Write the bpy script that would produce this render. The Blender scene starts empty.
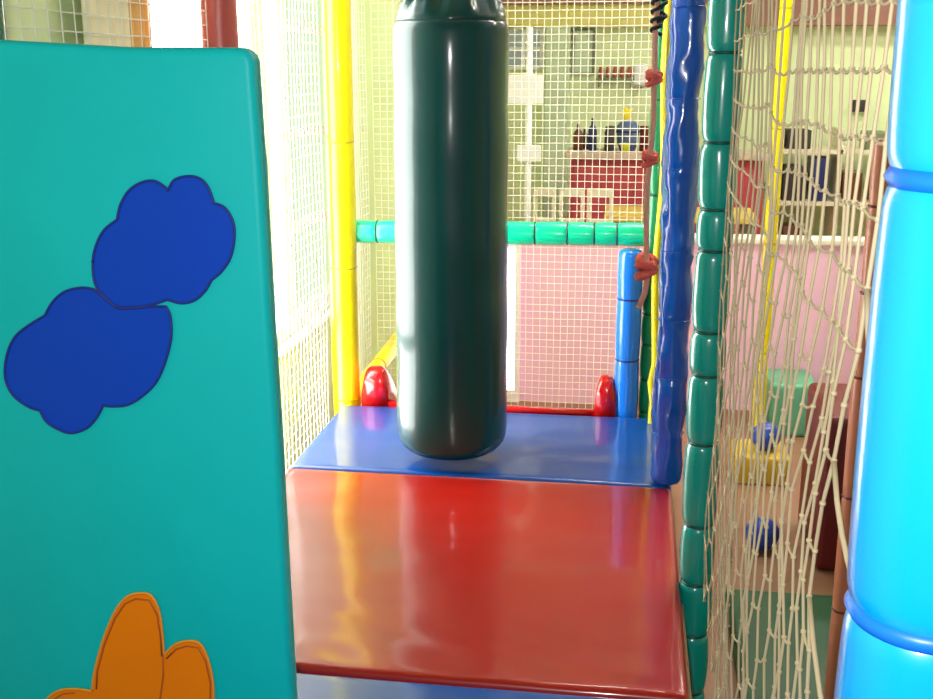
import bpy, bmesh, math, random
from mathutils import Vector, Matrix, noise
random.seed(7)
S = bpy.context.scene
C = S.collection
PI = math.pi

# ------------------------------------------------------------------ materials
def lin(c):
    return tuple(((v / 255) / 12.92 if v / 255 <= .04045 else ((v / 255 + .055) / 1.055) ** 2.4) for v in c)

def mat(name, rgb, rough=.4, coat=0, var=.06, vscale=6, bump=0, bscale=30, spec=.5, metal=0, coat_rough=.08, trans=0):
    m = bpy.data.materials.new(name); m.use_nodes = True
    nt = m.node_tree; N = nt.nodes; L = nt.links
    b = N['Principled BSDF']
    c = lin(rgb)
    tc = N.new('ShaderNodeTexCoord'); nz = N.new('ShaderNodeTexNoise')
    nz.inputs['Scale'].default_value = vscale; nz.inputs['Detail'].default_value = 3
    L.new(tc.outputs['Object'], nz.inputs['Vector'])
    cr = N.new('ShaderNodeValToRGB')
    cr.color_ramp.elements[0].color = tuple(v * (1 - var) for v in c) + (1,)
    cr.color_ramp.elements[1].color = tuple(min(1, v * (1 + var)) for v in c) + (1,)
    L.new(nz.outputs['Fac'], cr.inputs['Fac']); L.new(cr.outputs['Color'], b.inputs['Base Color'])
    b.inputs['Roughness'].default_value = rough
    b.inputs['Specular IOR Level'].default_value = spec
    b.inputs['Metallic'].default_value = metal
    b.inputs['Coat Weight'].default_value = coat
    b.inputs['Coat Roughness'].default_value = coat_rough
    if trans: b.inputs['Transmission Weight'].default_value = trans
    if bump:
        n2 = N.new('ShaderNodeTexNoise'); n2.inputs['Scale'].default_value = bscale; n2.inputs['Detail'].default_value = 2
        L.new(tc.outputs['Object'], n2.inputs['Vector'])
        bp = N.new('ShaderNodeBump'); bp.inputs['Strength'].default_value = bump; bp.inputs['Distance'].default_value = .01
        L.new(n2.outputs['Fac'], bp.inputs['Height']); L.new(bp.outputs['Normal'], b.inputs['Normal'])
        L.new(bp.outputs['Normal'], b.inputs['Coat Normal'])
    return m

def emit(name, rgb, strength):
    m = bpy.data.materials.new(name); m.use_nodes = True
    nt = m.node_tree; nt.nodes.clear()
    o = nt.nodes.new('ShaderNodeOutputMaterial'); e = nt.nodes.new('ShaderNodeEmission')
    e.inputs['Color'].default_value = lin(rgb) + (1,); e.inputs['Strength'].default_value = strength
    nt.links.new(e.outputs[0], o.inputs[0])
    return m

M = dict(
    teal=mat('teal_vinyl', (0, 184, 186), .5, 0, bump=.06, bscale=9, spec=.25),
    patch_blue=mat('blue_vinyl_patch', (4, 64, 184), .5, 0, bump=.05, spec=.2),
    patch_blue_edge=mat('blue_stitching', (8, 36, 128), .6),
    patch_orange=mat('orange_vinyl_patch', (240, 126, 0), .5, 0, bump=.05, spec=.2),
    orange_edge=mat('orange_stitching', (176, 84, 10), .6),
    orange_hem=mat('orange_hem', (240, 150, 40), .5),
    bag=mat('bottle_green_vinyl', (0, 64, 62), .38, .66, bump=.04, bscale=7, coat_rough=.13, spec=.2),
    red_mat=mat('red_vinyl', (162, 16, 0), .35, .6, bump=.05, bscale=5, coat_rough=.1, spec=.3),
    blue_mat=mat('blue_vinyl', (0, 72, 158), .3, .55, bump=.12, bscale=6, coat_rough=.08),
    green_rail=mat('emerald_vinyl', (0, 208, 152), .3, .5, bump=.1, bscale=20),
    green_post=mat('sea_green_vinyl', (0, 150, 138), .26, .6, bump=.12, bscale=16),
    dark_green=mat('dark_green_vinyl', (0, 92, 72), .3, .5, bump=.1),
    back_green=mat('grass_green_vinyl', (20, 140, 84), .3, .5, bump=.1),
    blue_post=mat('royal_blue_vinyl', (0, 84, 192), .24, .7, bump=.25, bscale=14),
    bright_blue=mat('bright_blue_vinyl', (24, 128, 240), .26, .6, bump=.1),
    cyan=mat('sky_blue_vinyl', (0, 160, 246), .3, .6, bump=.05),
    cyan_dark=mat('sky_blue_strap', (10, 110, 230), .4),
    yellow=mat('yellow_vinyl', (252, 232, 0), .32, .5, bump=.06),
    red_post=mat('maroon_vinyl', (196, 84, 78), .35, .5, bump=.08),
    red_slide=mat('red_plastic', (206, 16, 22), .16, .8, coat_rough=.03),
    tie_dark=mat('dark_cable_tie', (10, 70, 60), .4),
    tie_blue=mat('blue_cable_tie', (10, 40, 120), .4),
    tie_yellow=mat('yellow_cable_tie', (210, 180, 0), .4),
    tie_red=mat('maroon_cable_tie', (100, 30, 28), .4),
    net_white=mat('white_net_cord', (238, 240, 226), .8),
    net_cream=mat('cream_net_cord', (248, 242, 222), .8),
    net_beige=mat('beige_net_cord', (190, 172, 138), .8),
    rope=mat('dusty_pink_rope', (228, 166, 142), .9, bump=.6, bscale=200),
    rope_red=mat('red_knot', (226, 104, 88), .9, bump=.6, bscale=200),
    rope_dark=mat('black_cord', (34, 40, 34), .8, bump=.5, bscale=200),
    webbing=mat('dark_webbing', (20, 40, 34), .7),
    steel=mat('steel', (160, 165, 165), .3, metal=1),
    wall=mat('pale_green_paint', (228, 244, 190), .7, bump=.03),
    wall_pink=mat('pink_paint', (255, 204, 226), .4, bump=.02),
    ledge=mat('cream_gloss_paint', (244, 240, 222), .4),
    ceiling=mat('ceiling_paint', (196, 186, 140), .8),
    floor=mat('tan_floor', (146, 106, 78), .5, var=.12),
    deck=mat('plywood', (150, 116, 78), .7, var=.15),
    fascia=mat('brown_fascia', (152, 108, 92), .7, var=.15),
    band=mat('yellow_band', (232, 226, 130), .6),
    white=mat('white_paint', (246, 246, 242), .4),
    pillar=mat('pale_grey_green_paint', (206, 226, 190), .6),
    counter=mat('red_counter', (188, 70, 80), .5, var=.12),
    counter_top=mat('pale_counter_top', (200, 180, 160), .4),
    cream=mat('cream_wood', (232, 226, 196), .5),
    table=mat('yellow_laminate', (222, 196, 92), .5),
    dark_box=mat('dark_card', (58, 52, 48), .6, var=.2),
    navy=mat('navy_plastic', (36, 48, 104), .4),
    brown=mat('brown_glass', (104, 60, 40), .3),
    maroon=mat('dark_maroon_foam', (104, 18, 18), .5),
    block_teal=mat('mint_foam', (96, 168, 132), .5),
    ball_blue=mat('blue_plastic_ball', (44, 76, 170), .3),
    block_yellow=mat('mustard_foam', (196, 164, 40), .5),
    floor_green=mat('forest_green_mat', (12, 78, 40), .5),
    terracotta=mat('terracotta_vinyl', (190, 116, 84), .4, .2),
    curtain=mat('cream_curtain', (250, 240, 205), .9),
    curtain_edge=mat('tan_curtain', (232, 186, 110), .9),
    basket=mat('blue_white_basket', (90, 110, 150), .6, var=.7, vscale=60),
    lime=mat('lime_plastic', (214, 220, 40), .4),
    sun_yellow=mat('yellow_plush', (250, 226, 30), .8),
    jar=mat('rust_jar', (176, 96, 70), .5),
    frame_dark=mat('grey_green_frame', (120, 134, 100), .6),
    pane_bright=emit('daylight_bright', (255, 255, 250), 16),
    pane_green=emit('daylight_green', (196, 218, 170), 1.3),
    pane_glow=emit('added_white_glow', (255, 250, 250), 2.5),  # white glow of the panel added on the half wall
    pane_grey=emit('daylight_grey', (150, 160, 140), .8),
    tube=emit('added_light_emitter', (255, 248, 238), 58),  # emission of the added, unseen ceiling light panels
)

# ------------------------------------------------------------------ object helpers
def tag(o, label, cat, group=None):
    o['label'] = label; o['category'] = cat
    if group: o['group'] = group
    return o

def thing(name, label, cat, loc=(0, 0, 0), group=None):
    o = bpy.data.objects.new(name, None); C.objects.link(o); o.location = loc
    o.empty_display_size = .05
    return tag(o, label, cat, group)

def wloc(o):
    v = Vector((0, 0, 0))
    while o: v += o.location; o = o.parent
    return v

def obj(name, bm, m, parent=None, loc=None, smooth=True, kind=None):
    """bm is in world coordinates; it is shifted to the parent's (or loc's) origin."""
    off = wloc(parent) if parent else Vector(loc or (0, 0, 0))
    me = bpy.data.meshes.new(name)
    bmesh.ops.recalc_face_normals(bm, faces=bm.faces)
    bm.transform(Matrix.Translation(-off))
    bm.to_mesh(me); bm.free()
    me.materials.append(M[m])
    if smooth:
        for p in me.polygons: p.use_smooth = True
    o = bpy.data.objects.new(name, me); C.objects.link(o)
    if parent: o.parent = parent
    else: o.location = off
    if kind: o['kind'] = kind
    return o

def box(x0, x1, y0, y1, z0, z1, bev=0, seg=2, bm=None):
    t = bmesh.new()
    bmesh.ops.create_cube(t, size=1)
    for v in t.verts:
        v.co = Vector(((x0 + x1) / 2 + v.co.x * (x1 - x0), (y0 + y1) / 2 + v.co.y * (y1 - y0), (z0 + z1) / 2 + v.co.z * (z1 - z0)))
    if bev: bmesh.ops.bevel(t, geom=t.edges[:], offset=bev, segments=seg, affect='EDGES', profile=.5)
    if bm is None: return t
    me = bpy.data.meshes.new('tmp'); t.to_mesh(me); t.free(); bm.from_mesh(me); bpy.data.meshes.remove(me)
    return bm

def frame_of(d):
    d = d.normalized()
    a = Vector((0, 0, 1)) if abs(d.z) < .9 else Vector((1, 0, 0))
    u = d.cross(a).normalized(); v = d.cross(u).normalized()
    return u, v

def tube(bm, pts, r, n=8, cap=True, rs=None):
    pts = [Vector(p) for p in pts]
    rings = []
    d0 = (pts[1] - pts[0]).normalized(); u, _ = frame_of(d0)
    for i, p in enumerate(pts):
        if i == 0: d = pts[1] - pts[0]
        elif i == len(pts) - 1: d = pts[-1] - pts[-2]
        else: d = (pts[i + 1] - pts[i]).normalized() + (pts[i] - pts[i - 1]).normalized()
        d = d.normalized()
        u = (u - d * u.dot(d))
        if u.length < 1e-6: u, _ = frame_of(d)
        u.normalize(); w = d.cross(u)
        rr = rs[i] if rs else r
        rings.append([bm.verts.new(p + (u * math.cos(2 * PI * k / n) + w * math.sin(2 * PI * k / n)) * rr) for k in range(n)])
    for a, b in zip(rings, rings[1:]):
        for k in range(n): bm.faces.new((a[k], a[(k + 1) % n], b[(k + 1) % n], b[k]))
    if cap:
        bm.faces.new(rings[0][::-1]); bm.faces.new(rings[-1])
    return bm

def lathe(profile, cx, cy, n=24, fn=None):
    bm = bmesh.new(); rings = []
    for r, z in profile:
        ring = []
        for k in range(n):
            a = 2 * PI * k / n
            rr = fn(r, z, a) if fn else r
            ring.append(bm.verts.new((cx + rr * math.cos(a), cy + rr * math.sin(a), z)))
        rings.append(ring)
    for a, b in zip(rings, rings[1:]):
        for k in range(n): bm.faces.new((a[k], a[(k + 1) % n], b[(k + 1) % n], b[k]))
    bm.faces.new(rings[0][::-1]); bm.faces.new(rings[-1])
    return bm

def ball(c, r, n=16, bm=None):
    t = bm or bmesh.new()
    bmesh.ops.create_uvsphere(t, u_segments=n, v_segments=n // 2, radius=r, matrix=Matrix.Translation(c))
    return t

def torus(c, axis, R, r, n=24, k=8):
    u, v = frame_of(Vector(axis)); ax = Vector(axis).normalized(); bm = bmesh.new(); rings = []
    for i in range(n):
        a = 2 * PI * i / n; rad = u * math.cos(a) + v * math.sin(a)
        rings.append([bm.verts.new(Vector(c) + rad * (R + r * math.cos(2 * PI * j / k)) + ax * (r * math.sin(2 * PI * j / k))) for j in range(k)])
    for i in range(n):
        a, b = rings[i], rings[(i + 1) % n]
        for j in range(k): bm.faces.new((a[j], a[(j + 1) % k], b[(j + 1) % k], b[j]))
    return bm

# padded post or bar: foam sleeve pinched by ties, bulging between them
def sleeve(name, label, cat, p0, p1, r, ties, m, tie_m, wob=.0, depth=.14, bulge=.05, group=None, n=28, wfreq=9, tie_r=.0035):
    p0, p1 = Vector(p0), Vector(p1); L = (p1 - p0).length; d = (p1 - p0) / L
    root = thing(name, label, cat, p0, group)
    u, v = frame_of(d)
    ts = sorted(t for t in ties if .01 < t < L - .01)
    knots = [0] + ts + [L]
    bm = bmesh.new(); rings = []
    stations = set()
    for a, b in zip(knots, knots[1:]):
        k = max(8, int((b - a) / .02))
        for i in range(k + 1): stations.add(round(a + (b - a) * i / k, 5))
        for e in (.004, .009, .016):
            if b - a > .04: stations.add(round(a + e, 5)); stations.add(round(b - e, 5))
    for s in sorted(stations):
        i = max(j for j in range(len(knots)) if knots[j] <= s + 1e-6); i = min(i, len(knots) - 2)
        a, b = knots[i], knots[i + 1]
        f = (s - a) / (b - a)
        end = min(s - a, b - s)
        pinch = depth * math.exp(-end / .007)
        rr = r * (1 + bulge * math.sin(PI * f) - pinch)
        if s < .012 or s > L - .012: rr = r * (.72 + .28 * math.sqrt(max(0, min(s, L - s)) / .012))
        ring = []
        c = p0 + d * s
        for k in range(n):
            an = 2 * PI * k / n; dr = u * math.cos(an) + v * math.sin(an)
            q = rr
            if wob:
                q *= 1 + wob * noise.noise(Vector((math.cos(an) * 1.2, math.sin(an) * 1.2, s * wfreq)) + p0 * 3)
                q *= 1 + wob * .5 * noise.noise(Vector((math.cos(an) * 3, math.sin(an) * 3, s * wfreq * 3.1)) + p0 * 5)
            ring.append(bm.verts.new(c + dr * q))
        rings.append(ring)
    for a, b in zip(rings, rings[1:]):
        for k in range(n): bm.faces.new((a[k], a[(k + 1) % n], b[(k + 1) % n], b[k]))
    bm.faces.new(rings[0][::-1]); bm.faces.new(rings[-1])
    obj('foam_sleeve', bm, m, root)
    for t in ts:
        obj('cable_tie', torus(p0 + d * t, d, r * (1 - depth * .8), tie_r, n, 6), tie_m, root)
    return root

def net(name, label, origin, U, V, nu, nv, r, m, posts_note=None, sag=0, holes=None):
    """square-mesh net: origin + u*U + v*V, one mesh"""
    o = Vector(origin); U = Vector(U); V = Vector(V); N = U.cross(V).normalized()
    def P(u, v):
        w = sag * noise.noise(Vector((u * 3, v * 3, origin[0])))
        return o + U * u + V * v + N * w + U.normalized() * (.35 * sag * noise.noise(Vector((u * 6, v * 5, 9)))) + V.normalized() * (.35 * sag * noise.noise(Vector((u * 6, v * 5, 4))))
    bm = bmesh.new()
    for i in range(nu + 1):
        k = max(4, nv // 3)
        tube(bm, [P(i / nu, j / k) for j in range(k + 1)], r, 4, False)
    for j in range(nv + 1):
        k = max(4, nu // 3)
        tube(bm, [P(i / k, j / nv) for i in range(k + 1)], r, 4, False)
    ob = obj(name, bm, m, None, origin)
    tag(ob, label, 'net')
    return ob

def cushion(name, label, cat, x0, x1, y0, y1, z0, z1, m, bev=.018, wr=.004, seed=0, nx=60, ny=60, front_wr=0):
    """upholstered mat: rounded box with a finely divided, slightly rumpled top"""
    bm = bmesh.new(); grid = []
    def edge(d): return 0 if d >= bev else bev - math.sqrt(max(0, bev * bev - (bev - d) ** 2))
    xs = sorted(set([0, .002, .005, .01, bev] + [bev + (x1 - x0 - 2 * bev) * i / nx for i in range(nx + 1)] + [x1 - x0 - q for q in (0, .002, .005, .01, bev)]))
    ys = sorted(set([0, .002, .005, .01, bev] + [bev + (y1 - y0 - 2 * bev) * i / ny for i in range(ny + 1)] + [y1 - y0 - q for q in (0, .002, .005, .01, bev)]))
    for y in ys:
        row = []
        for x in xs:
            dx = min(x, x1 - x0 - x); dy = min(y, y1 - y0 - y)
            z = z1 - edge(dx) - edge(dy)
            w = min(1, min(dx, dy) / .04)
            q = wr * noise.noise(Vector((x * 2.2, y * 3, seed))) + wr * .35 * noise.noise(Vector((x * 6, y * 9, seed + 3)))
            if front_wr:
                q += front_wr * math.exp(-y / .16) * noise.noise(Vector((x * 9 + y * 7, y * 16, seed + 8)))
            xx = x0 + x
            for px, py, pr in ((.184, 2.5, .0405),):     # the mat edge is pressed in where the post passes it
                if seed == 1 and abs(y0 + y - py) < pr: xx = min(xx, px - math.sqrt(pr * pr - (y0 + y - py) ** 2))
            row.append(bm.verts.new((xx, y0 + y, max(z0 + .001, z + q * w))))
        grid.append(row)
    for a, b in zip(grid, grid[1:]):
        for i in range(len(a) - 1): bm.faces.new((a[i], a[i + 1], b[i + 1], b[i]))
    rim = grid[0] + [g[-1] for g in grid[1:]] + grid[-1][-2::-1] + [g[0] for g in grid[-2:0:-1]]
    low = [bm.verts.new((v.co.x, v.co.y, z0)) for v in rim]
    for i in range(len(rim)):
        j = (i + 1) % len(rim); bm.faces.new((rim[i], low[i], low[j], rim[j]))
    bm.faces.new(low)
    ob = obj(name, bm, m, None, ((x0 + x1) / 2, (y0 + y1) / 2, z0))
    return tag(ob, label, cat)

def smooth_loop(pts, corner, sub=5):
    """Catmull-Rom through the outline, keeping the notch points sharp"""
    n = len(pts); out = []
    for i in range(n):
        p1, p2 = Vector(pts[i]), Vector(pts[(i + 1) % n])
        p0 = p1 if i in corner else Vector(pts[i - 1]); p3 = p2 if (i + 1) % n in corner else Vector(pts[(i + 2) % n])
        for k in range(sub):
            t = k / sub
            out.append(.5 * ((2 * p1) + (p2 - p0) * t + (2 * p0 - 5 * p1 + 4 * p2 - p3) * t * t + (3 * p1 - p0 - 3 * p2 + p3) * t ** 3))
    return out

def slab_xz(pts, y0, y1, bev=0):
    """polygon in XZ extruded from y0 (front) to y1"""
    bm = bmesh.new()
    f = bm.faces.new([bm.verts.new((p[0], y1, p[1])) for p in pts])
    r = bmesh.ops.extrude_face_region(bm, geom=[f])
    for v in [g for g in r['geom'] if isinstance(g, bmesh.types.BMVert)]: v.co.y = y0
    bm.normal_update()
    if bev:
        ed = [e for e in bm.edges if all(abs(v.co.y - y0) < 1e-5 for v in e.verts)]
        bmesh.ops.bevel(bm, geom=ed, offset=bev, segments=4, affect='EDGES', profile=.5)
    return bm

# ------------------------------------------------------------------ setting
FZ = -.45          # hall floor
obj('floor', box(-1.5, 5, -1.2, 8.7, FZ - .1, FZ), 'floor', smooth=False, kind='structure')
obj('ceiling', box(-1.5, 5, 1.2, 8.7, 2.75, 2.85), 'ceiling', smooth=False, kind='structure')
# left wall with two window openings
bm = bmesh.new()
XW0, XW1 = -1.42, -1.30
WIN = [(2.86, 3.72), (3.80, 4.92)]; WZ1 = 2.1
SILL = {2.86: -.36, 3.80: .20}      # first pane carried down unseen, nearly to the floor, to light the bag
for a, b in ((-1.2, WIN[0][0]), (WIN[0][1], WIN[1][0]), (WIN[1][1], 8.6)): box(XW0, XW1, a, b, FZ, 2.75, bm=bm)
for a, b in WIN:
    box(XW0, XW1, a, b, FZ, SILL[a], bm=bm); box(XW0, XW1, a, b, WZ1, 2.75, bm=bm)
obj('wall_left', bm, 'wall', smooth=False, kind='structure')
obj('wall_back', box(-1.3, 5, 8.5, 8.62, FZ, 2.75), 'wall', smooth=False, kind='structure')
obj('wall_right', box(4.9, 5, -1.2, 8.5, FZ, 2.75), 'wall', smooth=False, kind='structure')
obj('wall_middle', box(-1.3, 2.6, 5.4, 5.5, FZ, .385), 'wall_pink', smooth=False, kind='structure')
obj('trim_1', box(-1.3, 2.62, 5.38, 5.52, .385, .415, .006), 'ledge', smooth=False, kind='structure')
obj('trim_2', box(-1.3, .62, 8.40, 8.5, 1.50, 1.655), 'band', smooth=False, kind='structure')
obj('trim_3', box(-1.3, .62, 8.36, 8.5, 1.655, 2.75), 'fascia', smooth=False, kind='structure')
obj('trim_4', box(.62, 4.9, 8.36, 8.5, 1.50, 2.75), 'fascia', smooth=False, kind='structure')
obj('column_1', box(-1.3, -1.13, 5.26, 5.399, FZ, 2.75), 'wall', smooth=False, kind='structure')
obj('column_2', box(-.665, -.485, 8.34, 8.5, FZ, 1.50, .01), 'pillar', smooth=False, kind='structure')

def window_side(n, a, b, pane, mull, bars):
    WZ0 = SILL[a]
    w = thing('window_%d' % n, 'white framed window in the left wall', 'window', (XW1, (a + b) / 2, WZ0))
    del w['label'], w['category']
    w['kind'] = 'structure'
    bm = bmesh.new(); t = .05
    box(XW0 + .03, XW1 + .012, a, a + t, WZ0, WZ1, bm=bm); box(XW0 + .03, XW1 + .012, b - t, b, WZ0, WZ1, bm=bm)
    box(XW0 + .03, XW1 + .012, a + t, b - t, WZ0, WZ0 + t, bm=bm); box(XW0 + .03, XW1 + .012, a + t, b - t, WZ1 - t, WZ1, bm=bm)
    for y0, y1 in mull: box(XW0 + .04, XW1 + .006, y0, y1, WZ0 + t, WZ1 - t, bm=bm)
    for z in bars: box(XW0 + .05, XW1 - .01, a + t, b - t, z - .012, z + .012, bm=bm)
    obj('window_frame', bm, 'white', w, smooth=False)
    c = mull[0][0] + .02 if mull else b - t
    zs = [WZ0 + t, .19, .25, WZ1 - t] if WZ0 < 0 else [WZ0 + t, WZ1 - t]      # tall pane split in two; the lower one is added for light
    for z0, z1 in zip(zs[::2], zs[1::2]):
        obj('window_pane', box(XW0 + .055, XW0 + .065, a + t, c, z0, z1), 'pane_bright', w, smooth=False)
    if mull: obj('window_pane', box(XW0 + .055, XW0 + .065, c, b - t, WZ0 + t, WZ1 - t), pane, w, smooth=False)
    obj('window_sill', box(XW1 + .013, XW1 + .05, a - .02, b + .02, WZ0 - .03, WZ0 - .005, .004), 'white', w, smooth=False)
window_side(1, *WIN[0], 'pane_bright', [], [.20, .235])
window_side(2, *WIN[1], 'pane_green', [(3.99, 4.10)], [1.35, .95, .58])
# small grey window in the back wall
w = bpy.data.objects.new('window_3', None); C.objects.link(w); w.location = (-.80, 8.5, 1.2); w['kind'] = 'structure'
bm = bmesh.new()
for x in (-.98, -.835, -.70): box(x - .012, x + .012, 8.46, 8.5, 1.2, 1.495, bm=bm)
for z in (1.205, 1.35, 1.488): box(-.968, -.712, 8.464, 8.495, z - .01, z + .01, bm=bm)
obj('window_frame', bm, 'white', w, smooth=False)
obj('window_pane', box(-.968, -.712, 8.48, 8.49, 1.21, 1.48), 'pane_grey', w, smooth=False)

# glowing panel added behind the bag, standing in for the wall's white sheen
d = bpy.data.objects.new('glow_panel_1', None); C.objects.link(d); d.location = (-.77, 5.38, FZ); d['kind'] = 'structure'
bm = bmesh.new()
box(-1.02, -.985, 5.36, 5.379, FZ, .384, bm=bm); box(-.555, -.53, 5.36, 5.379, FZ, .384, bm=bm)
box(-.985, -.555, 5.36, 5.379, FZ, FZ + .06, bm=bm); box(-.985, -.555, 5.36, 5.379, .35, .384, bm=bm)
obj('glow_panel_frame', bm, 'white', d, smooth=False)
obj('glow_pane', box(-.985, -.555, 5.372, 5.378, FZ + .06, .35), 'pane_glow', d, smooth=False)

# unseen ceiling light panels added to brighten the hall
for i, (x, y, lb) in enumerate(((.3, 4.2, 'added unseen light panel above the far end of the climbing frame'),
                                (1.2, 6.0, 'added unseen light panel just beyond the pink half wall'),
                                (2.5, 7.2, 'added unseen light panel at the back right of the hall'),
                                (1.9, 4.5, 'added unseen light panel beside the climbing frame'))):
    r = thing('added_light', lb, 'lamp', (x, y, 2.75), 'added ceiling light panels')
    obj('light_housing', box(x - .6, x + .6, y - .11, y + .11, 2.70, 2.75, .008), 'white', r, smooth=False)
    obj('emit_panel', box(x - .57, x + .57, y - .09, y + .09, 2.685, 2.70), 'tube', r, smooth=False)

# ------------------------------------------------------------------ play frame: deck and mats
XL, XR = -1.03, .142
dk = obj('deck_floor', box(-1.035, .16, .2, 3.86, -.09, -.052), 'deck', smooth=False, kind='structure')
bm = bmesh.new()
for y in (.3, 1.3, 2.2, 3.1, 3.78):
    for x in (-.98, .1): box(x - .03, x + .03, y - .03, y + .03, FZ, -.09, bm=bm)
dl = obj('deck_legs', bm, 'deck', dk, smooth=False)
cushion('floor_mat', 'glossy red vinyl floor mat filling the middle of the walkway', 'mat', XL, .150, 1.974, 3.115, -.05, 0, 'red_mat', seed=1, front_wr=.005, wr=.005)
cushion('floor_mat', 'glossy blue vinyl floor mat behind the red mat, under the punch bag', 'mat', XL, .150, 3.121, 3.785, -.05, 0, 'blue_mat', seed=5, wr=.007)
cushion('floor_mat', 'blue vinyl floor mat in front of the red mat at the bottom edge', 'mat', XL, XR, .85, 1.968, -.05, -.004, 'blue_mat', seed=9, wr=.006)

# ------------------------------------------------------------------ posts
def ztie(z0, *zs): return [z - z0 for z in zs]
G = 'padded posts of the climbing frame'
sleeve('padded_post', 'sea green padded post between the red mat and the beige net', 'post', (.187, 2.5, FZ), (.187, 2.5, 2.2), .0385,
       ztie(FZ, 1.98, 1.78, 1.6, 1.42, 1.234, 1.045, .899, .807, .621, .519, .354, .149, -.001, -.137, -.293), 'green_post', 'tie_dark', wob=.035, depth=.2, bulge=.08, group=G)
sleeve('padded_post', 'thick sky blue padded post closest to the camera', 'post', (.232, .8, FZ), (.232, .8, 2.2), .059,
       ztie(FZ, 1.9, 1.5, 1.128, .803, .45, .1), 'cyan', 'cyan_dark', wob=.004, depth=.16, bulge=.03, group=G, n=40, wfreq=3, tie_r=.008)
sleeve('padded_post', 'wrinkled royal blue padded post at the back right corner of the red mat', 'post', (.132, 3.148, .002), (.132, 3.148, 2.2), .046,
       ztie(0, 1.9, 1.62, 1.36, 1.12, .93, .70, .50, .33, .16), 'blue_post', 'blue_post', wob=.20, depth=.02, bulge=.02, group=G, wfreq=13, tie_r=.002)
sleeve('padded_post', 'bright yellow padded post at the back left corner of the blue mat', 'post', (-1.032, 3.86, FZ), (-1.032, 3.86, 2.2), .050,
       ztie(FZ, 1.9, 1.45, .95, .5, 0), 'yellow', 'tie_yellow', wob=.012, depth=.03, bulge=.02, group=G)
sleeve('padded_post', 'maroon padded post rising behind the teal panel', 'post', (-1.08, 2.86, FZ), (-1.08, 2.86, 2.2), .047,
       ztie(FZ, 1.8, 1.4, 1.0, .5, 0), 'red_post', 'tie_red', wob=.02, depth=.05, group=G)
sleeve('padded_post', 'dark green padded post behind the top left corner of the teal panel', 'post', (-1.088, 1.75, FZ), (-1.088, 1.75, 2.2), .05,
       ztie(FZ, 1.8, 1.0, .5), 'dark_green', 'tie_dark', wob=.02, depth=.08, group=G)
sleeve('padded_post', 'slim grass green padded post beside the short blue post under the rail', 'post', (.088, 3.87, FZ), (.088, 3.87, 2.2), .036,
       ztie(FZ, 1.9, 1.6, 1.35, 1.1, .9, .78, .48, .36, .25, .12, 0), 'back_green', 'tie_dark', wob=.05, depth=.15, group=G)
sleeve('padded_post', 'short bright blue padded post standing under the end of the green rail', 'post', (.006, 3.835, -.052), (.006, 3.835, .592), .042,
       ztie(-.05, .42, .2), 'bright_blue', 'tie_blue', wob=.015, depth=.04, group=G)
# yellow strip that winds down between the green and the royal blue post
pts = []
for i in range(34):
    z = -.051 + 2.19 * i / 33
    pts.append((.098 + .006 * math.sin(z * 9) - (.012 if .1 < z < .2 else 0), 3.715, z))
bm = tube(bmesh.new(), pts, .0145, 12)
tag(obj('yellow_foam_tube', bm, 'yellow', None, (.098, 3.715, 0)), 'thin wavy yellow foam tube beside the royal blue post', 'foam tube')
# rails
sleeve('padded_rail', 'emerald green padded rail across the far end, above the slide', 'rail', (-1.02, 3.9, .625), (.128, 3.9, .637), .0405,
       [.11, .30, .43, .56, .685, .80, .895, .975, 1.08], 'green_rail', 'tie_dark', wob=.03, depth=.07, bulge=.03, group='padded rails of the climbing frame')
sleeve('padded_rail', 'yellow padded tube running back beside the slide at floor level', 'rail', (-1.03, 3.93, -.03), (-1.0, 5.2, .06), .034, [.4, .9], 'yellow', 'tie_yellow', wob=.01, depth=.04, group='padded rails of the climbing frame')
# overhead bars that carry the bag, the rope and the nets (they run just above the picture)
sleeve('overhead_bar', 'padded bar overhead along the left side nets', 'bar', (-1.08, 1.7, 2.24), (-1.08, 5.2, 2.24), .04, [.5, 1, 1.5, 2, 2.5, 3], 'blue_post', 'tie_blue')
sleeve('overhead_bar', 'padded bar overhead along the right side posts', 'bar', (.15, .7, 2.24), (.11, 3.95, 2.24), .04, [.5, 1, 1.5, 2, 2.5, 3], 'blue_post', 'tie_blue')
sleeve('overhead_bar', 'padded crossbar overhead that carries the green punch bag', 'bar', (-1.05, 3.28, 2.31), (.14, 3.28, 2.31), .036, [.2, .5, .8], 'yellow', 'tie_yellow')

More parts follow.
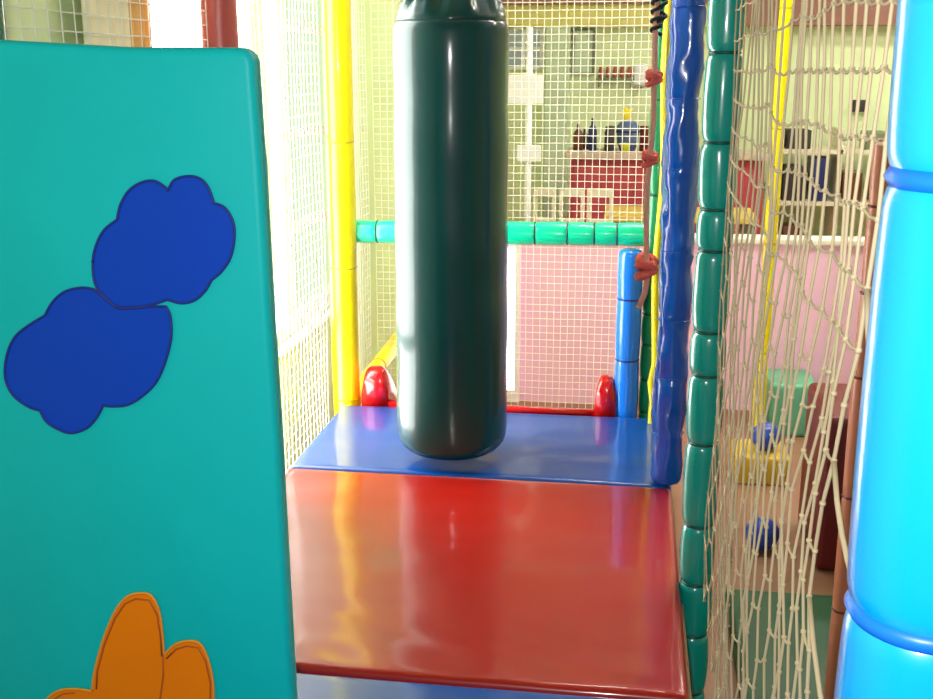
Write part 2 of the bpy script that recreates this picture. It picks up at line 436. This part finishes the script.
# ------------------------------------------------------------------ slide
sl = thing('slide', 'glossy red plastic slide with two humped side rails behind the blue mat', 'slide', (-.48, 3.82, -.05))
def drop(t): return -.012 - .42 * (t * t * (3 - 2 * t))       # the chute falls away behind the deck edge
bm = bmesh.new(); rows = []
for i in range(24):
    t = i / 23; y = 3.80 + .62 * t; z = drop(t) + .022
    rows.append([bm.verts.new(p) for p in ((-.90, y, z), (-.06, y, z), (-.06, y, z - .03), (-.90, y, z - .03))])
for a, b in zip(rows, rows[1:]):
    for k in range(4): bm.faces.new((a[k], a[(k + 1) % 4], b[(k + 1) % 4], b[k]))
bm.faces.new(rows[0][::-1]); bm.faces.new(rows[-1])
obj('slide_bed', bm, 'red_slide', sl)
def hump(cx, wd, ht):
    bm = bmesh.new(); rows = []
    for i in range(26):
        t = i / 25; y = 3.795 + .63 * t
        e = min(1, t / .10); s = math.sqrt(1 - (1 - e) ** 2) * .30 + .70
        base = drop(max(0, t)) + .0; h = ht * s * (1 - .35 * t); w = wd * (.8 + .2 * s)
        ring = []
        for k in range(21):
            a = PI * k / 20
            x = math.cos(a); z = math.sin(a)
            xx = math.copysign(abs(x) ** .5, x) * w * (1 - .16 * z)
            ring.append(bm.verts.new((cx + xx, y, base + h * max(0, z) ** .5)))
        rows.append(ring)
    for a, b in zip(rows, rows[1:]):
        for k in range(20): bm.faces.new((a[k], a[k + 1], b[k + 1], b[k]))
        bm.faces.new((a[20], a[0], b[0], b[20]))
    bm.faces.new(rows[0][::-1]); bm.faces.new(rows[-1])
    obj('side_rail', bm, 'red_slide', sl)
hump(-.912, .052, .16); hump(-.066, .040, .16)

# ------------------------------------------------------------------ nets
net('back_net', 'fine cream safety net across the far end, behind the green rail', (-1.06, 4.5, FZ), (1.22, 0, 0), (0, 0, 2.6), 42, 86, .0014, 'net_cream', sag=.008)
net('side_net', 'white safety net at the left, between the maroon post and the yellow post', (-1.085, 2.915, FZ), (0, .89, 0), (0, 0, 2.6), 22, 78, .0017, 'net_white', sag=.01)
net('side_net', 'white safety net beside the slide, behind the yellow post', (-1.085, 3.92, FZ), (0, .57, 0), (0, 0, 2.6), 14, 78, .0016, 'net_white', sag=.008)
net('side_net', 'pale safety net above the teal panel, between dark green and maroon posts', (-1.09, 1.81, FZ), (0, .99, 0), (0, 0, 2.6), 20, 74, .0014, 'net_white', sag=.01)

# stretched beige net on the right: cords zigzag and knot together more and more towards the floor
NY0, NC, NR = 2.455, 25, 36
def npt(i, j):
    z = .01 + (2.15 - .01) * j / NR
    ye = .955 if z > 1.0 else .955 + .14 * min(1, (1.0 - z) / .3)
    def col(k):                      # cords are bunched unevenly: wider gaps near the green post
        u = k / NC
        return .35 * (NY0 + (ye - NY0) * u) + .65 / ((1 - u) / NY0 + u / ye)
    dy = col(max(0, i - .5)) - col(min(NC, i + .5))
    a = max(.04, min(.34, .34 * (1.12 - z) / .7))
    y = col(i)
    if 0 < i < NC: y += dy * a * (1 if (i + j) % 2 else -1)
    elif i == NC: y += dy * .22 * (1 if j % 2 else -1)
    x = .205 + .012 * noise.noise(Vector((i * .35, j * .2, 2))) - .012 * math.sin(PI * i / NC)
    return Vector((x, y + .30 * dy * noise.noise(Vector((i * .8, j * .5, 7))), z + .016 * noise.noise(Vector((i * .4, j * .3, 11)))))
bm = bmesh.new()
for i in range(NC + 1):
    tube(bm, [npt(i, j) for j in range(NR + 1)], .0018 if i < NC else .0021, 6, False)
for j in range(NR + 1):
    for i in range(NC):
        low = npt(0, j).z < .95
        if low and (i + j) % 2: continue
        p, q = npt(i, j), npt(i + 1, j)
        tube(bm, [p, (p + q) / 2 - Vector((0, 0, .003)), q], .0017, 5, False)
for j in range(0, NR + 1):
    for i in range(NC + 1):
        bmesh.ops.create_icosphere(bm, subdivisions=1, radius=.0036, matrix=Matrix.Translation(npt(i, j)))
rn = thing('side_net', 'beige knotted rope net at the right, beside the sea green post', 'net', (.205, 1.7, 0))
obj('mesh', bm, 'net_beige', rn)
for j in range(2, NR, 3):
    bm = bmesh.new()
    p = npt(NC, j); q = Vector((.19, .85, p.z - .045 + .02 * noise.noise(Vector((j, 1, 1)))))
    mid = (p + q) / 2 - Vector((0, 0, .016))
    tube(bm, [p, (p + mid) / 2 - Vector((0, 0, .006)), mid, (mid + q) / 2 - Vector((0, 0, .002)), q], .0026, 6)
    obj('lacing', bm, 'net_beige', rn)

# ------------------------------------------------------------------ punch bag
BX, BY, BR = -.537, 3.28, .169
bag = thing('punch_bag', 'bottle green vinyl punch bag hanging over the blue mat', 'punch bag', (BX, BY, .026))
def bagr(r, z, a):
    q = r * (1 + .004 * noise.noise(Vector((math.cos(a) * 1.5, math.sin(a) * 1.5, z * 4))))
    if z < .2: q *= 1 + .012 * math.sin(a * 5) * (1 - (z - .05) / .15)
    return q
prof = [(.002, .026), (.06, .027), (.11, .031), (.137, .037), (.154, .048), (.164, .060), (.170, .076), (.173, .105)]
prof += [(BR + .0012 * math.sin(i * .7) + .004 * (1 - i / 40), .105 + (1.30 - .105) * i / 40) for i in range(1, 41)]
prof += [(.168, 1.312), (.165, 1.325), (.160, 1.335)]
obj('bag_body', lathe(prof, BX, BY, 48, bagr), 'bag', bag)
def fold(r, z, a):
    f = max(0, min(1, (z - 1.34) / .06))
    return r * (1 + .10 * f * math.sin(a * 9 + 1.2 * math.sin(a * 2)) + .05 * f * math.sin(a * 17 + 1))
capp = [(.158, 1.330), (.161, 1.337), (.157, 1.348), (.150, 1.364), (.138, 1.386), (.116, 1.410), (.078, 1.43), (.060, 1.455), (.05, 1.475), (.056, 1.495), (.045, 1.505), (.004, 1.508)]
obj('gathered_top', lathe(capp, BX, BY, 72, fold), 'bag', bag)
obj('seam', torus((BX, BY, 1.334), (0, 0, 1), .1590, .0025, 40, 6), 'webbing', bag)
for k in range(4):
    a = PI / 4 + k * PI / 2
    c, s = math.cos(a), math.sin(a)
    bm = bmesh.new()
    prev = None
    for r, z in ((.098, 1.425), (.09, 1.45), (.07, 1.49), (.05, 1.54), (.03, 1.60)):
        w = .016
        row = [bm.verts.new((BX + c * (r + t) - s * d, BY + s * (r + t) + c * d, z)) for t, d in ((.004, -w), (.004, w), (.0, w), (.0, -w))]
        if prev:
            for q in range(4): bm.faces.new((prev[q], prev[(q + 1) % 4], row[(q + 1) % 4], row[q]))
        else: bm.faces.new(row)
        prev = row
    bm.faces.new(prev[::-1])
    obj('strap', bm, 'webbing', bag)
ch = bmesh.new()
z = 1.60
for i in range(17):
    me = bpy.data.meshes.new('t'); t = torus((BX, BY, z + .02), (1, 0, 0) if i % 2 else (0, 1, 0), .022, .005, 16, 6)
    t.to_mesh(me); t.free(); ch.from_mesh(me); bpy.data.meshes.remove(me); z += .0375
obj('chain', ch, 'steel', bag)
obj('hanging_loop', torus((BX, BY, 2.31), (1, 0, 0), .050, .009, 28, 8), 'webbing', bag)

# ------------------------------------------------------------------ knotted rope
rp = thing('knotted_rope', 'dusty pink knotted rope hanging in front of the royal blue post', 'rope', (.052, 3.3, .5))
path = [(.10, 3.3, 2.215), (.075, 3.3, 1.8), (.056, 3.3, 1.45), (.050, 3.3, 1.30), (.053, 3.3, 1.18), (.055, 3.3, 1.06), (.050, 3.3, .945), (.044, 3.3, .87), (.045, 3.3, .78), (.052, 3.3, .645), (.056, 3.3, .59), (.050, 3.3, .545), (.034, 3.3, .50)]
obj('rope_strand', tube(bmesh.new(), path, .0088, 10), 'rope', rp)
def knot(c, r, m, name='knot', sx=1.25):
    bm = bmesh.new()
    for t in range(3):
        pts = [Vector((math.cos(a * 2 * PI / 14) * r * .75 * sx, math.sin(a * 2 * PI / 14) * r * .7, (t - 1) * r * .62 + .35 * r * math.cos(a * 2 * PI / 14 + t * 2.1))) + Vector(c) for a in range(14)]
        tube(bm, pts, r * .45, 8)
    obj(name, bm, m, rp)
knot((.052, 3.3, 1.175), .019, 'rope_red'); knot((.050, 3.3, .945), .019, 'rope_red'); knot((.053, 3.3, .625), .030, 'rope_red', sx=1.0)
# black cord wound round the rope near the top of the view
bm = bmesh.new()
tube(bm, [Vector((.052 + .014 * math.cos(i * .55), 3.3 + .014 * math.sin(i * .55), 1.295 + i * .0022)) for i in range(64)], .0055, 6)
tube(bm, [Vector((.066 + .012 * math.cos(i * .5 + 2), 3.3 + .012 * math.sin(i * .5 + 2), 1.32 + i * .003)) for i in range(50)], .0055, 6)
lb = obj('binding', bm, 'rope_dark', rp); lb['label'] = 'black cord wound around the top'

# ------------------------------------------------------------------ teal panel with cloth flowers
pn = thing('padded_barrier', 'teal padded panel with blue and orange flowers at the left', 'panel', (-.78, 1.64, 0))
def arc(cx, cz, r, a0, a1, n=6): return [(cx + r * math.cos(a0 + (a1 - a0) * i / n), cz + r * math.sin(a0 + (a1 - a0) * i / n)) for i in range(n + 1)]
out = [(-1.12, 0)] + [(-.537, 0), (-.540, .165), (-.543, .40), (-.545, .611), (-.550, .85), (-.552, 1.05), (-.556, 1.18)] + arc(-.580, 1.207, .024, .05, PI / 2 + .02) + [(-.75, 1.232), (-.951, 1.243)] + arc(-1.09, 1.218, .03, PI / 2, PI)
obj('panel_cushion', slab_xz(out, 1.6, 1.635, .012), 'teal', pn)
UP = [(-0.83, 0.907), (-0.822, 0.934), (-0.807, 0.958), (-0.784, 0.975), (-0.777, 0.997), (-0.761, 1.02), (-0.739, 1.033), (-0.719, 1.035), (-0.704, 1.027), (-0.698, 1.021), (-0.687, 1.037), (-0.666, 1.043), (-0.647, 1.04), (-0.634, 1.027), (-0.626, 1.003), (-0.609, 0.996), (-0.597, 0.974), (-0.597, 0.947), (-0.605, 0.919), (-0.62, 0.898), (-0.637, 0.884), (-0.649, 0.866), (-0.667, 0.851), (-0.689, 0.846), (-0.711, 0.851), (-0.742, 0.841), (-0.776, 0.837), (-0.796, 0.838), (-0.813, 0.85), (-0.829, 0.872)]
LO = [(-0.796, 0.836), (-0.818, 0.853), (-0.832, 0.864), (-0.853, 0.866), (-0.881, 0.859), (-0.903, 0.842), (-0.919, 0.819), (-0.95, 0.801), (-0.975, 0.781), (-0.992, 0.75), (-0.999, 0.713), (-0.989, 0.684), (-0.964, 0.665), (-0.944, 0.659), (-0.934, 0.64), (-0.912, 0.627), (-0.891, 0.623), (-0.864, 0.633), (-0.845, 0.653), (-0.833, 0.673), (-0.816, 0.672), (-0.79, 0.676), (-0.765, 0.691), (-0.74, 0.715), (-0.722, 0.749), (-0.709, 0.79), (-0.708, 0.824), (-0.714, 0.84), (-0.742, 0.839), (-0.776, 0.835)]
OR = [(-0.899, 0.149), (-0.891, 0.187), (-0.872, 0.244), (-0.847, 0.299), (-0.825, 0.33), (-0.803, 0.342), (-0.777, 0.341), (-0.764, 0.313), (-0.761, 0.272), (-0.761, 0.23), (-0.741, 0.251), (-0.719, 0.26), (-0.696, 0.258), (-0.683, 0.231), (-0.676, 0.184), (-0.68, 0.14), (-0.701, 0.099), (-0.725, 0.075), (-0.722, 0.04), (-0.749, 0.018), (-0.787, 0.016), (-0.811, 0.026), (-0.83, 0.042), (-0.865, 0.018), (-0.909, 0.018), (-0.928, 0.03), (-0.925, 0.055), (-0.966, 0.055), (-0.992, 0.076), (-0.992, 0.112), (-0.982, 0.129), (-0.959, 0.145), (-0.932, 0.15)]
def patch(pts, corner, m, em, label, y=1.597, edge=.0022, name='flower_patch', y1=1.602, petals=None, hem=None):
    lp = smooth_loop(pts, corner)
    o = obj(name, slab_xz(lp, y, y1), m, pn, smooth=False); o['label'] = label
    st = bmesh.new(); c3 = [Vector((p[0], y - .0003, p[1])) for p in lp]; c3.append(c3[0])
    tube(st, c3, edge, 6)
    obj('edge_piping', st, hem or em, o)
    if petals:
        st = bmesh.new()
        for line in petals: tube(st, [Vector((x, y - .0004, z)) for x, z in line], .0016, 5)
        obj('stitching', st, em, o)
    return o
patch(UP, {3, 9, 14, 20, 24, 28}, 'patch_blue', 'patch_blue_edge', 'upper blue flower patch')
patch(LO, {2, 6, 13, 19, 27}, 'patch_blue', 'patch_blue_edge', 'lower blue flower patch', y=1.5965, y1=1.6015)
def inset(pts, c, k=.93): return [(c[0] + (x - c[0]) * k, c[1] + (z - c[1]) * k) for x, z in pts]
lines = [inset([(-.896, .15)] + OR[1:10], (-.82, .2)), inset(OR[9:17], (-.72, .17), .9), inset([OR[32]] + OR[31:25:-1], (-.93, .1), .85),
         [(-.762, .235), (-.765, .19), (-.775, .14), (-.79, .10)]]
patch(OR, {0, 9, 16, 22, 26}, 'patch_orange', 'orange_edge', 'orange flower patch', petals=lines, hem='orange_hem')

# ------------------------------------------------------------------ curtain at the left wall window
cu = thing('curtain', 'cream curtain with a tan edge beside the bright window, seen above the teal panel', 'curtain', (-1.25, 2.7, .1))
def drape(y0, y1, amp, fr):
    bm = bmesh.new(); rows = []
    n = 40
    for i in range(n + 1):
        y = y0 + (y1 - y0) * i / n; x = -1.255 + amp * math.sin(fr * i)
        rows.append([bm.verts.new(p) for p in ((x, y, .15), (x, y, 2.2), (x + .004, y, 2.2), (x + .004, y, .15))])
    for a, b in zip(rows, rows[1:]):
        for k in range(4): bm.faces.new((a[k], a[(k + 1) % 4], b[(k + 1) % 4], b[k]))
    bm.faces.new(rows[0][::-1]); bm.faces.new(rows[-1])
    return bm
obj('curtain_cloth', drape(2.46, 2.69, .012, .9), 'curtain', cu)
e = obj('curtain_edge', drape(2.691, 2.79, .010, .5), 'curtain_edge', cu); e['label'] = 'tan curtain edge'
obj('curtain_rod', tube(bmesh.new(), [(-1.255, 2.4, 2.21), (-1.255, 3.5, 2.21)], .01, 10), 'white', cu)
obj('rod_bracket', box(-1.299, -1.25, 2.42, 2.44, 2.2, 2.225), 'white', cu)

# ------------------------------------------------------------------ hall beyond, seen through the nets
ct = thing('counter', 'red fronted serving counter beyond the far net', 'counter', (.2, 7.7, FZ))
obj('counter_body', box(-.42, .86, 7.52, 7.95, FZ, .62), 'counter', ct, smooth=False)
obj('counter_top', box(-.45, .89, 7.46, 7.98, .62, .66, .006), 'counter_top', ct, smooth=False)
for x0 in (-.39, .02, .43): obj('front_panel', box(x0, x0 + .38, 7.505, 7.52, -.35, .57, .004), 'counter', ct, smooth=False)
TZ = .66
def bottle(x, y, h, r, m, label, name='bottle', cat='bottle'):
    return tag(obj(name, lathe([(r * .8, TZ), (r, TZ + .008), (r, TZ + h * .62), (r * .8, TZ + h * .72), (r * .38, TZ + h * .8), (r * .36, TZ + h)], x, y, 16), m, None, (x, y, TZ)), label, cat)
bottle(-.372, 7.62, .18, .034, 'brown', 'brown bottle at the left end of the red counter')
bottle(-.276, 7.62, .22, .030, 'navy', 'tall navy blue bottle on the red counter')
bottle(-.335, 7.78, .14, .030, 'dark_box', 'short dark bottle on the counter behind the brown bottle')
tag(obj('jar', lathe([(.034, TZ), (.038, TZ + .01), (.038, TZ + .13), (.03, TZ + .14), (.034, TZ + .145), (.034, TZ + .165), (.01, TZ + .17)], -.158, 7.64, 18), 'dark_box', None, (-.158, 7.64, TZ)), 'black lidded jar on the red counter, beside the basket', 'jar')
bk = thing('basket', 'round blue and white basket on the red counter', 'basket', (-.040, 7.68, TZ))
obj('bowl', lathe([(.05, TZ), (.07, TZ + .05), (.078, TZ + .13), (.074, TZ + .17), (.05, TZ + .195), (.01, TZ + .205)], -.040, 7.68, 24, lambda r, z, a: r * (1 + .04 * math.sin(a * 12) * math.cos(z * 120))), 'basket', bk)
obj('rim', torus((-.040, 7.68, TZ + .13), (0, 0, 1), .079, .006), 'navy', bk)
bm = bmesh.new()
star = []
for k in range(10):
    a = PI / 2 + k * PI / 5 + .3; r = .055 if k % 2 == 0 else .026
    star.append((-.052 + r * math.cos(a), TZ + .248 + r * math.sin(a)))
tag(obj('plush_star', slab_xz(star, 7.66, 7.70, .008), 'sun_yellow', None, (-.052, 7.68, TZ + .2)), 'yellow star shaped toy sitting on the blue basket', 'toy')
tag(obj('tin', lathe([(.03, TZ), (.032, TZ + .004), (.032, TZ + .16), (.03, TZ + .168), (.004, TZ + .17)], .072, 7.66, 18), 'maroon', None, (.072, 7.66, TZ)), 'dark red tin on the counter, right of the basket', 'tin')
tag(obj('cup', lathe([(.022, TZ), (.034, TZ + .055), (.034, TZ + .06), (.03, TZ + .058), (.02, TZ + .01)], -.054, 7.545, 18), 'lime', None, (-.054, 7.545, TZ)), 'lime yellow cup on the counter in front of the basket', 'cup')
# wall shelf with five jars
sh = thing('wall_shelf', 'small shelf on the back wall, holding five rust coloured jars', 'shelf', (-.15, 8.45, 1.125))
obj('shelf_board', box(-.29, -.01, 8.40, 8.5, 1.122, 1.137, .002), 'frame_dark', sh, smooth=False)
for x in (-.27, -.03): obj('shelf_bracket', box(x - .006, x + .006, 8.44, 8.5, 1.07, 1.122), 'frame_dark', sh, smooth=False)
for i, lb in enumerate(('first', 'second', 'third', 'fourth', 'fifth')):
    x = -.256 + i * .052
    tag(obj('jar', lathe([(.017, 1.138), (.019, 1.142), (.019, 1.195), (.014, 1.202), (.015, 1.215), (.003, 1.217)], x, 8.44, 14), 'jar', None, (x, 8.44, 1.138)),
        'rust coloured jar on the wall shelf, %s from the left end' % lb, 'jar', 'jars on the wall shelf')
ds = thing('dispenser', 'white box dispenser on the back wall, right of the jar shelf', 'dispenser', (.034, 8.45, 1.08))
obj('casing', box(-.017, .085, 8.41, 8.5, 1.08, 1.238, .012), 'white', ds); obj('nozzle', box(.015, .053, 8.40, 8.44, 1.06, 1.078, .003), 'frame_dark', ds)
fr = thing('wall_board', 'pale framed board on the back wall, left of the jar shelf', 'board', (-.38, 8.47, 1.16))
obj('board', box(-.455, -.325, 8.475, 8.497, 1.175, 1.475), 'pillar', fr, smooth=False)
bm = bmesh.new()
for a in ((-.47, -.455, 1.16, 1.49), (-.325, -.305, 1.16, 1.49), (-.455, -.325, 1.16, 1.175), (-.455, -.325, 1.475, 1.49)): box(a[0], a[1], 8.46, 8.498, a[2], a[3], bm=bm)
obj('frame', bm, 'frame_dark', fr, smooth=False)
tag(obj('wall_box', box(1.56, 1.66, 8.45, 8.5, .90, .985, .006), 'dark_box', None, (1.61, 8.475, .9)), 'small dark box on the pale green wall, seen through the beige net', 'box')
# white stand with two blank boards
st = thing('notice_stand', 'slim white stand with two blank white boards beyond the far net', 'stand', (-.575, 6.05, FZ))
obj('pole', tube(bmesh.new(), [(-.565, 6.05, FZ + .02), (-.565, 6.05, 1.42)], .018, 12), 'white', st)
obj('base', lathe([(.13, FZ), (.13, FZ + .012), (.03, FZ + .03), (.004, FZ + .031)], -.565, 6.05, 24), 'white', st)
b = obj('board', box(-.70, -.485, 6.015, 6.03, 1.02, 1.17, .003), 'white', st, smooth=False); b['label'] = 'large upper board'
b = obj('board', box(-.622, -.494, 6.015, 6.03, .715, .80, .003), 'white', st, smooth=False); b['label'] = 'small lower board'
# three cream chairs
for i, (x0, x1, lb) in enumerate(((-.555, -.425, 'cream wooden chair beside the white stand, beyond the half wall'), (-.408, -.262, 'cream wooden chair in the middle of the three beyond the half wall'), (-.250, -.10, 'cream wooden chair beside the yellow table, beyond the half wall'))):
    c = thing('chair', lb, 'chair', ((x0 + x1) / 2, 6.45, FZ), 'cream chairs beyond the half wall')
    y = 6.30
    obj('seat', box(x0, x1, y, y + .3, -.02, .01, .006), 'cream', c, smooth=False)
    obj('backrest', box(x0, x1, y - .004, y + .016, .495, .545, .005), 'cream', c, smooth=False)
    obj('backrest', box(x0, x1, y - .004, y + .016, .33, .37, .005), 'cream', c, smooth=False)
    for x in (x0 + .012, x1 - .012):
        obj('leg', box(x - .011, x + .011, y - .006, y + .018, FZ, .53, .003), 'cream', c, smooth=False)
        obj('leg', box(x - .011, x + .011, y + .27, y + .294, FZ, -.02, .003), 'cream', c, smooth=False)
tb = thing('table', 'yellow topped table between the cream chairs and the red counter', 'table', (.1, 6.9, FZ))
obj('table_top', box(-.16, .75, 6.66, 7.2, .31, .345, .006), 'table', tb, smooth=False)
for x in (-.12, .71):
    for y in (6.71, 7.15): obj('leg', box(x - .02, x + .02, y - .02, y + .02, FZ, .31, .003), 'frame_dark', tb, smooth=False)
# shelving on the right with dark boxes
sv = thing('shelving_unit', 'cream open shelving unit on the back wall, seen through the beige net', 'shelves', (1.6, 8.2, FZ))
for x in (1.02, 1.42, 1.82, 2.2): obj('upright', box(x - .015, x + .015, 8.0, 8.35, FZ, .80), 'cream', sv, smooth=False)
for z in (-.1, .30, .66): obj('shelf', box(1.035, 2.185, 8.0, 8.35, z - .03, z), 'cream', sv, smooth=False)
for x, w, z, h, m, lb in ((1.12, .14, .30, .24, 'dark_box', 'dark brown box on the middle shelf, left bay'), (1.30, .12, .30, .30, 'navy', 'navy storage box on the middle shelf beside the dark brown box'),
                          (1.52, .13, .30, .20, 'brown', 'brown box on the middle shelf, centre bay'), (1.72, .12, .30, .27, 'dark_box', 'tall dark box on the middle shelf, centre bay'),
                          (1.14, .16, .66, .13, 'dark_box', 'low dark box on the top of the cream shelving'), (1.66, .14, .66, .12, 'frame_dark', 'grey green box on the top of the cream shelving'),
                          (1.15, .15, -.1, .22, 'brown', 'brown box on the bottom shelf, left bay'), (1.95, .16, .30, .22, 'navy', 'navy box on the middle shelf, right bay')):
    tag(obj('storage_box', box(x - w / 2, x + w / 2, 8.03, 8.28, z, z + h, .006), m, None, (x, 8.15, z)), lb, 'box', 'boxes on the cream shelving')
# soft play things on the hall floor to the right
sleeve('padded_post', 'slim yellow padded post in the hall, seen through the beige net', 'post', (.617, 5.0, FZ), (.617, 5.0, 2.7), .028, [.4, .9, 1.4, 1.9], 'yellow', 'tie_yellow', depth=.05, group=G)
sleeve('padded_post', 'thin terracotta padded post next to the sky blue post', 'post', (.555, 2.6, FZ + .05), (.555, 2.6, 1.05), .024, [.3, .6, .9, 1.1, 1.3], 'terracotta', 'tie_red', depth=.08, group=G)
tag(obj('foam_block', box(.66, 1.2, 3.56, 4.0, FZ, .10, .025, 4), 'maroon', None, (.85, 3.78, FZ)), 'dark maroon foam block on the hall floor behind the net', 'foam block')
tag(obj('foam_block', box(.66, .88, 5.0, 5.3, FZ, -.20, .02, 4), 'block_teal', None, (.77, 5.15, FZ)), 'mint green foam block in front of the pink half wall', 'foam block')
tag(obj('foam_block', box(.46, .68, 4.35, 4.6, FZ, -.33, .015, 4), 'block_yellow', None, (.57, 4.47, FZ)), 'low mustard foam block under a blue ball', 'foam block')
tag(obj('ball', ball((.585, 4.45, -.27), .06, 24), 'ball_blue', None, (.585, 4.45, -.328)), 'blue ball resting on the mustard foam block', 'ball')
tag(obj('ball', ball((.50, 3.72, FZ + .06), .06, 24), 'ball_blue', None, (.50, 3.72, FZ)), 'blue ball on the tan floor beside the maroon block', 'ball')
cushion('floor_mat', 'forest green mat on the lower hall floor, behind the beige net', 'mat', .34, 1.5, 1.4, 3.3, FZ, FZ + .05, 'floor_green', nx=20, ny=20)

# ------------------------------------------------------------------ light
W = bpy.data.worlds.new('World'); S.world = W; W.use_nodes = True
bg = W.node_tree.nodes['Background']; bg.inputs['Color'].default_value = (.80, .9, 1, 1); bg.inputs['Strength'].default_value = .16
# the camera's own flash
fl = bpy.data.lights.new('camera_flash', 'AREA'); fl.shape = 'RECTANGLE'; fl.size = .05; fl.size_y = .03; fl.energy = 23; fl.color = (1, .98, .95)
fo = bpy.data.objects.new('camera_flash', fl); C.objects.link(fo); fo.location = (-.05, -.01, 1.25)

# ------------------------------------------------------------------ camera
cd = bpy.data.cameras.new('camera'); cam = bpy.data.objects.new('camera', cd); C.objects.link(cam)
cd.sensor_fit = 'HORIZONTAL'; cd.sensor_width = 36; cd.lens = 1100 / 933 * 36
cam.location = (0, 0, 1.2)
cam.rotation_euler = (math.radians(90 - 14.3), 0, math.radians(8.5))
fo.rotation_euler = cam.rotation_euler
cd.clip_start = .02
S.camera = cam
S.view_settings.view_transform = 'Standard'; S.view_settings.look = 'None'; S.view_settings.gamma = 1
S.view_settings.use_curve_mapping = False; S.view_settings.exposure = 0
try:
    S.cycles.use_denoising = True; S.cycles.max_bounces = 8
except Exception: pass
